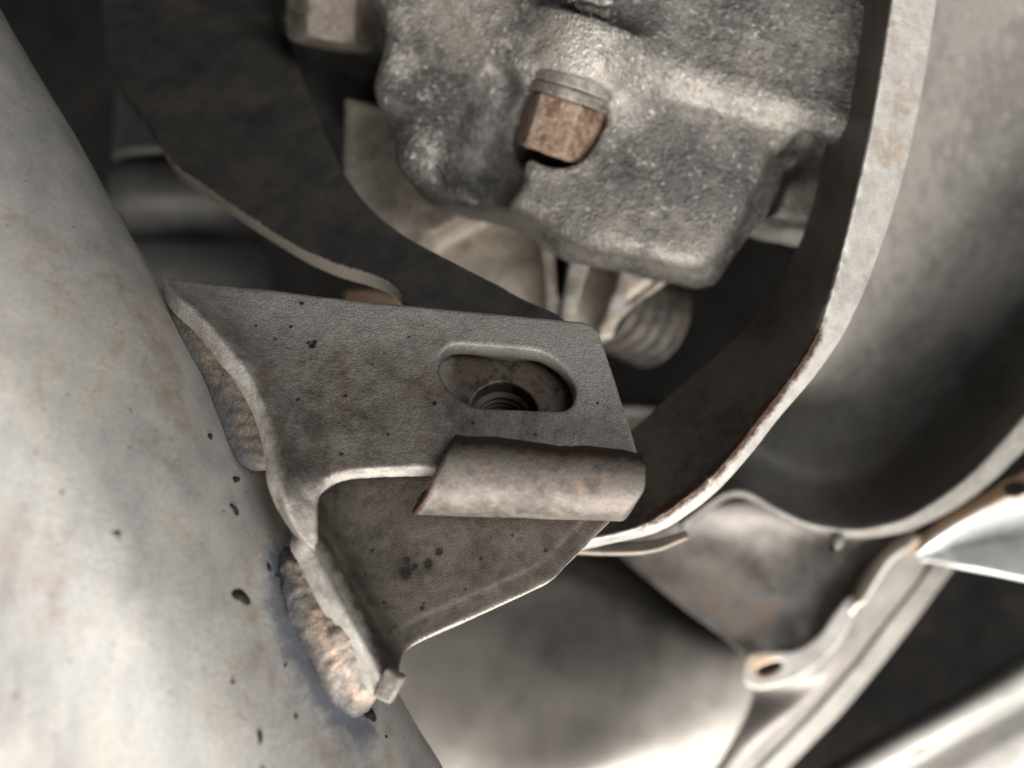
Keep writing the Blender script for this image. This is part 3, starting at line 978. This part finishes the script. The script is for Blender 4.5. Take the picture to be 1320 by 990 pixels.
# block on the right with a square port
S = smin(S, slab([(984, 190), (1010, 182), (1090, 184), (1090, 290), (1040, 288), (1010, 282), (975, 262), (978, 230)], 190, 216, 3, 0.0), 2.5)
pc = D(1002, 238, 188)
S = smax(S, -(np.maximum(np.maximum(np.abs(X - pc[0] - 0.35 * (Z - pc[2])) - 3.0, np.abs(Z - pc[2]) - 6.0), np.abs(Y - pc[1]) - 9)), 1.5)
S = smax(S, -sph(1035, 190, 189, 5, 1.0, 1, 1.3), 4)
v, q = nets(S, lo, HB)
n = vnormals(v, q)
gr = fbm(v, 2.2, 1, 71)
amp = np.clip(0.6 + 0.6 * fbm(v, 22, 2, 72), 0.12, 1.2)
v = v + n * (0.30 * fbm(v, 9, 2, 70) + amp * 0.34 * np.maximum(gr, 0.05))[:, None]
shade_dark = near_px(v, [(625, 165, 190, 15), (655, 120, 192, 9), (610, 220, 190, 10), (830, 165, 186, 6), (940, 40, 180, 24), (1010, 90, 180, 14), (850, 20, 180, 12), (870, 200, 184, 12), (1003, 235, 196, 7), (1040, 190, 192, 7)], 0) * np.where(v[:, 0] > P(790, 0, 182)[0], 0.4, 0.68)  # shade of bolt recess and port painted dark, plus darker upper-right patches
chalk = near_px(v, [(550, 190, 184, 6), (560, 205, 184, 6), (520, 90, 186, 8), (515, 30, 188, 7), (555, 130, 186, 5), (735, 60, 172, 5)], 0) * 0.45
dustc = near_px(v, [(720, 60, 176, 14), (760, 100, 174, 10), (700, 270, 190, 14), (790, 300, 186, 12), (900, 130, 180, 8), (1000, 155, 180, 9), (880, 330, 180, 14), (1035, 260, 190, 7), (600, 30, 186, 18)], 0) * 0.62
link_mesh("casting", v, q, M["cast"], cast, attrs={"shade_dark": shade_dark, "chalk": chalk, "dust": dustc})


def basis(a):
    a = unit(a)
    e = unit(np.cross(a, [0.1, 1.0, 0.2]))
    return e, np.cross(a, e), a


def axial(c, a, R, Lh, h, fn, rough, seed):
    e1, e2, a = basis(a)
    fr_ = Frame.__new__(Frame)
    fr_.O, fr_.M = np.asarray(c), np.stack([e1, e2, a])
    lo_ = (-R, -R, -Lh)
    A, B, C_ = axes(lo_, (R, R, Lh), h)
    return mesh_from(fn(A, B, C_), lo_, h, fr_, rough, seed)


def hexsdf(A, B, rin, rot):
    d = None
    for k in range(3):
        t = rot + k * math.pi / 3
        x = np.abs(A * math.cos(t) + B * math.sin(t)) - rin
        d = x if d is None else np.maximum(d, x)
    return d


def bolt(c, a, rin, half, rot, mat_head, mat_wash, wash_r, seed):
    head = lambda A, B, C_: smax(extr(hexsdf(A, B, rin, rot), np.abs(C_) - half, 0.5), np.sqrt(A * A + B * B) + np.maximum(C_ - half + 1.3, 0) * 0.9 - rin * 1.135, 0.3)
    v, q = axial(c, a, rin * 1.35, half + 2, 0.3, head, ((0.18, 3, 3), (0.08, 0.8, 2)), seed)
    b = link_mesh("hex_bolt", v, q, mat_head, cast)
    b["origin_m"] = list(cast["origin_m"])
    off = 0
    for k, (wr_, wt) in enumerate(wash_r):
        cc = np.asarray(c) - unit(a) * (half + off + wt)
        off += 2 * wt
        ws = lambda A, B, C_: extr(np.sqrt(A * A + B * B) - wr_, np.abs(C_) - wt, 0.35)
        v, q = axial(cc, a, wr_ + 2, wt + 1.5, 0.3, ws, ((0.12, 4, 2), (0.05, 0.8, 1)), seed + 5 + k)
        link_mesh("washer", v, q, mat_wash, b)
    return b


bolt(bolt_c, AX, 8.4, 6.2, 0.68, M["bolt"], M["washer"], [(10.0, 1.3), (10.6, 1.4)], 81)
bolt(D(428, 20, 212), unit([-0.12, 0.25, -0.95]), 10.3, 7.5, 0.2, M["bolt_grey"], M["washer"], [(12.2, 2.0)], 91)
# dark mount behind the left bolt
X, Y, Z = axes(P(360, 190, 240) - [0, 30, 6], P(520, -80, 240) + [0, 20, 0], 1.0)
lo_ = P(360, 190, 240) - [0, 30, 6]
S = smin(sph(430, 60, 242, 20, 0.9, 0.7, 1.2), sph(470, 120, 236, 9, 1, 1, 1.3), 6)
S = smin(S, cap(P(430, -60, 232), P(430, 0, 232), 11), 4)
v, q = mesh_from(S, lo_, 1.0, None, ((0.6, 9, 3),), 6)
link_mesh("bolt_mount", v, q, M["rubber"], cast)
# crusted grime and a strand of wire on the top face
for i, (pts, r) in enumerate([([(742, 6), (752, 14), (764, 12), (778, 20), (786, 12)], 1.0), ([(748, 18), (760, 22), (766, 32), (774, 26)], 0.9), ([(735, 2), (744, -6), (770, 0), (790, 4)], 1.0)]):
    c = [P(x, y, 171.5 + 0.02 * y) for x, y in pts]
    tvv, tqq = tube_path(c, [r * 0.7, r * 1.3, r, r * 1.2, r * 0.5], 40, 10)
    tvv = tvv[:-2] + 0.35 * np.stack([fbm(tvv[:-2], 1.5, 2, 5 + i + k) for k in range(3)], 1)
    link_mesh("grime_crust", tvv, tqq, M["cast"], cast, attrs={k: np.zeros(len(tvv)) for k in ("shade_dark", "chalk", "dust")})

# ------------------------------------------------------------------ ribbed tan casing below the housing
rear = thing("ribbed_casing", "tan dusty ribbed metal casing with round seal under the cast housing", "casing", P(680, 320, 222))
lo, hi = P(400, 480, 235), P(900, 110, 235)
lo = np.array([lo[0], 46, lo[2]]); hi = np.array([hi[0], 100, hi[2]])
X, Y, Z = axes(lo, hi, 0.8)
S = slab([(440, 200), (560, 220), (720, 260), (880, 300), (868, 345), (790, 404), (770, 440), (700, 470), (560, 420), (470, 330)], 232, 245, 3, 0.15, False)
S = smin(S, slab([(440, 120), (520, 140), (560, 230), (648, 256), (632, 266), (596, 284), (556, 306), (540, 340), (490, 330), (440, 260)], 214, 242, 1.5, 0.1, False), 3)
S = smin(S, slab([(694, 276), (712, 284), (724, 430), (706, 430)], 214, 242, 1.0, 0, False), 2)
S = smin(S, slab([(738, 306), (768, 316), (736, 430), (718, 430)], 211, 242, 1.2, 0, False), 2)
S = smin(S, slab([(808, 324), (828, 330), (790, 436), (770, 436)], 211, 242, 1.0, 0, False), 2)
S = smin(S, slab([(652, 254), (720, 276), (712, 296), (690, 284), (640, 268)], 211, 240, 1.2, 0, False), 2)
S = smin(S, cap(P(884, 338, 214), P(774, 424, 212), 1.0), 1.0)
v, q = mesh_from(S, lo, 0.8, None, ((0.3, 9, 3), (0.1, 2, 2)), 7)
pl = near_px(v, [(752, 310, 212, 6), (740, 350, 212, 6), (728, 390, 212, 6), (806, 340, 212, 5), (790, 390, 211, 5)], 0) * 0.5
link_mesh("casing_wall", v, q, M["rear"], rear, attrs={"pale": pl})
ca = unit([0.80, 0.52, -0.30])
cc = P(814, 402, 248)
sf = lambda A, B, C_: smax(np.sqrt(A * A + B * B) - (13.6 + 1.2 * np.cos(2 * np.pi * C_ / 5.2)), np.abs(C_) - 11, 0.8)
v, q = axial(cc, ca, 20, 14, 0.6, sf, ((0.15, 4, 2),), 8)
link_mesh("round_seal", v, q, M["seal"], rear)

# ------------------------------------------------------------------ rubber boot in the dark gap, upper left
boot = thing("rubber_boot", "dark ringed rubber boot deep in the gap left of the black arm", "boot", P(240, 260, 235))
prof = [(0, -20), (17, -20), (18, -4), (19, 6), (20, 16), (20.5, 20), (19, 21.5), (20.5, 23), (22, 27), (22, 33), (19.5, 37), (19, 42), (21.5, 47), (22.5, 56), (20, 66), (0, 68)]
pc_ = catmull(np.array([(a, b, 0) for a, b in prof]), 120)
bx = P(236, 120, 268)
ad = unit([0.03, 0.10, -1])
e1, e2, _ = basis(ad)
th = np.linspace(0, 2 * np.pi, 64, endpoint=False)
v = (bx + pc_[:, 1][:, None, None] * 1.12 * ad + np.maximum(pc_[:, 0], 0.01)[:, None, None] * 1.12 * (np.cos(th)[None, :, None] * e1 + np.sin(th)[None, :, None] * e2)).reshape(-1, 3)
idx = np.arange(120 * 64).reshape(120, 64); nx = np.roll(idx, -1, 1)
q = np.stack([idx[:-1], nx[:-1], nx[1:], idx[1:]], -1).reshape(-1, 4)
if (vnormals(v, q)[:, 1][v[:, 1] < bx[1] - 5]).mean() > 0:
    q = q[:, ::-1]
link_mesh("boot_body", v, q, M["rubber"], boot)
ob = sheet([[(440, 372, 205), (480, 372, 205), (520, 384, 205)], [(440, 400, 205), (480, 400, 205), (520, 410, 205)]], 10, 6, 3)
clip = link_mesh("rusty_clip", ob[0], ob[1], M["bolt"], None)
clip["label"], clip["category"] = "small orange rusty tab peeking above the bracket's top edge", "tab"

# ------------------------------------------------------------------ big grey tank, right
tank = thing("grey_tank", "large smooth grey tank with bright curled rim behind the strap", "tank", P(1150, 400, 225))
rows = [
    [(880, 690, 222), (912, 662, 218), (938, 644, 216), (962, 644, 216), (1000, 667, 216), (1040, 684, 216), (1090, 694, 216), (1140, 691, 216), (1185, 679, 216), (1260, 636, 216), (1340, 560, 216), (1430, 460, 216), (1520, 360, 216)],
    [(880, 670, 219), (912, 648, 215), (938, 633, 213), (964, 633, 213), (1003, 655, 213), (1042, 672, 213), (1090, 681, 212), (1136, 676, 211), (1178, 661, 210), (1248, 612, 208), (1324, 530, 208), (1410, 430, 208), (1500, 330, 208)],
    [(884, 650, 240), (916, 630, 240), (944, 620, 240), (968, 620, 240), (1007, 640, 240), (1044, 655, 240), (1088, 661, 240), (1130, 652, 240), (1168, 634, 240), (1234, 580, 240), (1306, 496, 240), (1390, 396, 240), (1480, 296, 240)],
    [(890, 620, 258), (926, 596, 258), (956, 588, 258), (982, 592, 258), (1016, 608, 258), (1050, 618, 258), (1086, 618, 258), (1122, 606, 258), (1152, 586, 258), (1208, 526, 258), (1276, 440, 258), (1360, 340, 258), (1470, 220, 258)],
    [(890, 580, 255), (930, 552, 255), (966, 540, 255), (1000, 540, 255), (1030, 548, 255), (1060, 550, 255), (1090, 544, 255), (1118, 528, 255), (1140, 506, 255), (1190, 444, 255), (1256, 356, 255), (1340, 256, 255), (1470, 110, 255)],
    [(968, 494, 242), (1004, 486, 242), (1036, 484, 242), (1066, 478, 242), (1094, 466, 242), (1118, 446, 242), (1140, 422, 242), (1184, 352, 242), (1244, 262, 242), (1320, 166, 242), (1470, 0, 242)],
    [(1004, 410, 229), (1040, 394, 229), (1070, 374, 229), (1096, 350, 229), (1120, 320, 229), (1146, 280, 229), (1190, 200, 229), (1240, 120, 229), (1310, 30, 229), (1480, -140, 229)],
    [(1070, 210, 220), (1096, 170, 220), (1124, 120, 220), (1156, 60, 220), (1200, -20, 220), (1250, -90, 220), (1330, -160, 220), (1500, -330, 220)],
]
v, q = sheet(rows, 160, 120, 2.0, ((0.25, 40, 2), (0.06, 3, 2)), 9)
link_mesh("tank_shell", v, q, M["tank"], tank)
stv, stq = tube_path([P(1082, 690, 214), P(1077, 700, 213), P(1072, 706, 212)], [1.6, 1.9, 1.2], 20, 12)
link_mesh("rim_stud", stv[:-2], stq, M["seam"], tank, attrs={"tan": np.full(len(stv) - 2, 0.3)})
# ------------------------------------------------------------------ dark heat shield with ear, lower right
sh = thing("heat_shield", "dark brown shield panel with pale curled rim and holed ear", "shield", P(1000, 760, 255))
rows = [
    [(770, 690, 268), (830, 742, 262), (885, 786, 258), (935, 822, 254), (960, 842, 251), (975, 856, 251)],
    [(815, 690, 264), (868, 732, 261), (918, 770, 258), (962, 806, 255), (985, 830, 253), (1000, 850, 251)],
    [(860, 678, 260), (912, 712, 259), (966, 748, 258), (1008, 784, 256), (1024, 814, 253), (1024, 842, 251)],
    [(905, 660, 256), (968, 688, 257), (1030, 718, 258), (1062, 752, 257), (1068, 786, 254), (1054, 828, 250)],
    [(945, 650, 252), (1020, 676, 256), (1090, 700, 258), (1106, 724, 256), (1098, 754, 252), (1080, 806, 246)],
    [(985, 650, 250), (1070, 670, 254), (1140, 686, 252), (1148, 700, 248), (1128, 728, 244), (1098, 784, 242)],
    [(1010, 650, 250), (1100, 668, 252), (1174, 684, 246), (1172, 698, 242), (1144, 722, 240), (1112, 776, 240)],
]
v, q = sheet(rows, 110, 110, 1.6, ((0.5, 24, 2),), 12)
pl = np.clip((P(0, 0, 249)[1] - v[:, 1]) / 5, 0, 0.9)
link_mesh("shield_panel", v, q, M["shield"], sh, attrs={"pale": pl})
FE = Frame(P(1010, 855, 246), *tilt(-14, 6, 0))
v, q = plate(FE, [(962, 846), (985, 840), (1024, 838), (1056, 818), (1078, 788), (1096, 770), (1108, 778), (1096, 808), (1074, 842), (1044, 868), (1008, 884), (976, 889), (957, 876)], 1.8, None,
             [[(975, 866), (982, 859), (996, 854), (1006, 853), (1006, 860), (997, 867), (984, 871)]], r=0.6, h=0.5, wr=(-5, 3), rough=((0.3, 12, 2),), seed=13)
link_mesh("mounting_ear", v, q, M["rail"], sh, attrs={"tan": np.clip(0.75 - np.linalg.norm(v - P(985, 862, 247), axis=1) / 14, 0, 0.6)})

# ------------------------------------------------------------------ smooth shell, bottom centre
shell = thing("rounded_shell", "smooth warm grey rounded shell at bottom centre, far out of focus", "shell", P(740, 880, 270))
rows = [
    [(480, 660, 330), (600, 650, 330), (720, 650, 330), (800, 670, 330), (846, 700, 328)],
    [(480, 740, 300), (600, 725, 298), (720, 722, 296), (800, 734, 294), (872, 764, 290)],
    [(480, 800, 290), (600, 790, 288), (720, 784, 284), (810, 790, 278), (930, 806, 272)],
    [(480, 870, 284), (600, 862, 280), (720, 856, 274), (830, 850, 268), (968, 842, 263)],
    [(480, 940, 280), (600, 934, 274), (720, 926, 268), (824, 916, 262), (972, 896, 262)],
    [(480, 1000, 278), (600, 1000, 272), (700, 1000, 264), (790, 990, 260), (940, 980, 263)],
    [(480, 1090, 278), (600, 1090, 272), (690, 1090, 266), (760, 1080, 266), (900, 1070, 266)],
]
v, q = sheet(rows, 90, 90, 2.0, ((0.5, 40, 2),), 13)
link_mesh("shell_skin", v, q, M["shell"], shell)

# ------------------------------------------------------------------ folded seam running down from the shield
seam = thing("body_seam", "grey folded sheet metal seam running diagonally below the shield", "seam", P(1050, 850, 262))
for nm, rows in (("seam_flange", [
    [(1196, 690, 250), (1140, 724, 249), (1112, 770, 249), (1084, 826, 250), (1040, 872, 252), (978, 886, 264), (916, 906, 278), (858, 975, 284), (800, 1090, 290)],
    [(1200, 700, 252), (1160, 740, 251), (1130, 780, 251), (1098, 836, 253), (1050, 890, 255), (980, 940, 258), (930, 990, 262), (890, 1040, 262), (850, 1100, 264)],
    [(1204, 712, 254), (1184, 746, 254), (1150, 790, 254), (1106, 848, 256), (1060, 902, 259), (1008, 956, 262), (972, 992, 264), (930, 1040, 266), (900, 1100, 268)]]),
    ("seam_return", [
    [(1212, 716, 262), (1188, 750, 262), (1154, 794, 262), (1110, 852, 264), (1064, 906, 266), (1012, 960, 268), (976, 996, 270), (934, 1044, 272), (904, 1104, 274)],
    [(1236, 724, 264), (1208, 762, 264), (1174, 808, 264), (1130, 866, 266), (1086, 918, 268), (1040, 966, 270), (1006, 1002, 272), (964, 1050, 274), (934, 1108, 276)]])):
    v, q = sheet(rows, 90, 30, 1.8, ((0.3, 20, 2),), 14)
    tn_ = near_px(v, [(1185, 690, 250, 10)], 0) * 0.8
    link_mesh(nm, v, q, M["seam"], seam, attrs={"tan": tn_})

# ------------------------------------------------------------------ pale bracket plate, right edge
rp = thing("pale_bracket", "pale zinc plate with rusty holed edge at the right border", "bracket", P(1280, 690, 232))
rows = [
    [(1178, 712, 240), (1192, 690, 236), (1222, 664, 234), (1262, 640, 232), (1310, 612, 231), (1400, 560, 230)],
    [(1180, 715, 236), (1200, 700, 232), (1234, 678, 229), (1276, 656, 227), (1330, 632, 226), (1410, 590, 226)],
    [(1184, 717, 236), (1220, 712, 233), (1262, 704, 236), (1300, 696, 238), (1350, 690, 240), (1420, 680, 240)],
    [(1188, 719, 235), (1236, 727, 228), (1284, 736, 226), (1326, 745, 224), (1370, 754, 224), (1430, 768, 224)],
]
v, q = sheet(rows, 90, 50, 1.5, (), 15)
hc = P(1303, 629, 230)
fcn = v[q].mean(1)
rel = (fcn - hc)
rot = np.stack([rel[:, 0] * 0.85 + rel[:, 2] * 0.53, rel[:, 1] * 0.2, -rel[:, 0] * 0.53 + rel[:, 2] * 0.85], 1)
keepf = np.linalg.norm(rot * np.array([0.55, 0.3, 1.1]), axis=1) > 1.9
g = np.tile(np.r_[np.linspace(0, 1, 50)], 90)
tn_ = np.tile(np.clip(1.15 - g * 3.2, 0, 1), 2) * 0.75
link_mesh("bracket_plate", v, q[keepf], M["zinc"], rp, attrs={"tan": tn_})

# ------------------------------------------------------------------ pale rail, bottom right corner
rail = thing("sill_rail", "pale pressed metal rail crossing the bottom right corner", "rail", P(1230, 920, 285))
rows = [
    [(990, 1040, 300), (1060, 992, 298), (1140, 944, 296), (1220, 900, 294), (1320, 838, 292), (1420, 780, 290)],
    [(996, 1056, 290), (1070, 1004, 288), (1150, 956, 286), (1232, 912, 284), (1330, 856, 282), (1430, 798, 280)],
    [(1010, 1076, 288), (1090, 1022, 286), (1170, 974, 284), (1250, 930, 282), (1346, 880, 280), (1440, 830, 278)],
    [(1020, 1086, 296), (1100, 1030, 294), (1180, 982, 292), (1260, 938, 290), (1354, 888, 288), (1450, 838, 286)],
    [(1060, 1120, 290), (1130, 1070, 288), (1210, 1020, 286), (1290, 972, 284), (1380, 926, 282), (1470, 880, 280)],
    [(1120, 1200, 290), (1200, 1150, 288), (1280, 1100, 286), (1360, 1050, 284), (1450, 1000, 282), (1540, 950, 280)],
]
v, q = sheet(rows, 80, 60, 2.0, ((0.3, 30, 2),), 16)
hc = P(1186, 968, 284)
fcn = v[q].mean(1)
rel = fcn - hc
rot = np.stack([rel[:, 0] * 0.87 + rel[:, 2] * 0.49, rel[:, 1] * 0.2, -rel[:, 0] * 0.49 + rel[:, 2] * 0.87], 1)
keepf = np.linalg.norm(rot * np.array([0.5, 0.3, 1.2]), axis=1) > 1.6
link_mesh("rail_pressing", v, q[keepf], M["rail"], rail, attrs={"tan": np.zeros(len(v))})

# faint bracket deep behind the strap's foot
fb = sheet([[(770, 520, 300), (820, 516, 300), (900, 520, 300)], [(770, 532, 296), (820, 529, 296), (900, 534, 296)], [(770, 560, 310), (820, 560, 310), (900, 560, 310)]], 30, 14, 2)
o = link_mesh("deep_flange", fb[0], fb[1], M["shield"], None, attrs={"pale": np.zeros(len(fb[0]))})
o["label"], o["category"] = "thin dim metal flange deep in the dark gap beside the strap", "flange"

# ------------------------------------------------------------------ underbody closing the view, coloured black for the deep shade
rows = [[(x, y, d) for x in (-900, -300, 300, 900, 1600, 2300)] for y, d in ((-1200, 300), (-500, 380), (200, 400), (900, 400), (1500, 390), (2100, 360))]
v, q = sheet(rows, 70, 60, 4.0, ((5, 60, 3),), 18)
o = link_mesh("underbody", v, q, M["void"], None)
o["kind"] = "structure"
o["label"] = "vehicle underbody in the deep background, coloured black for deep shade"
for ob_ in list(bpy.data.objects):
    if "origin_m" in ob_:
        del ob_["origin_m"]
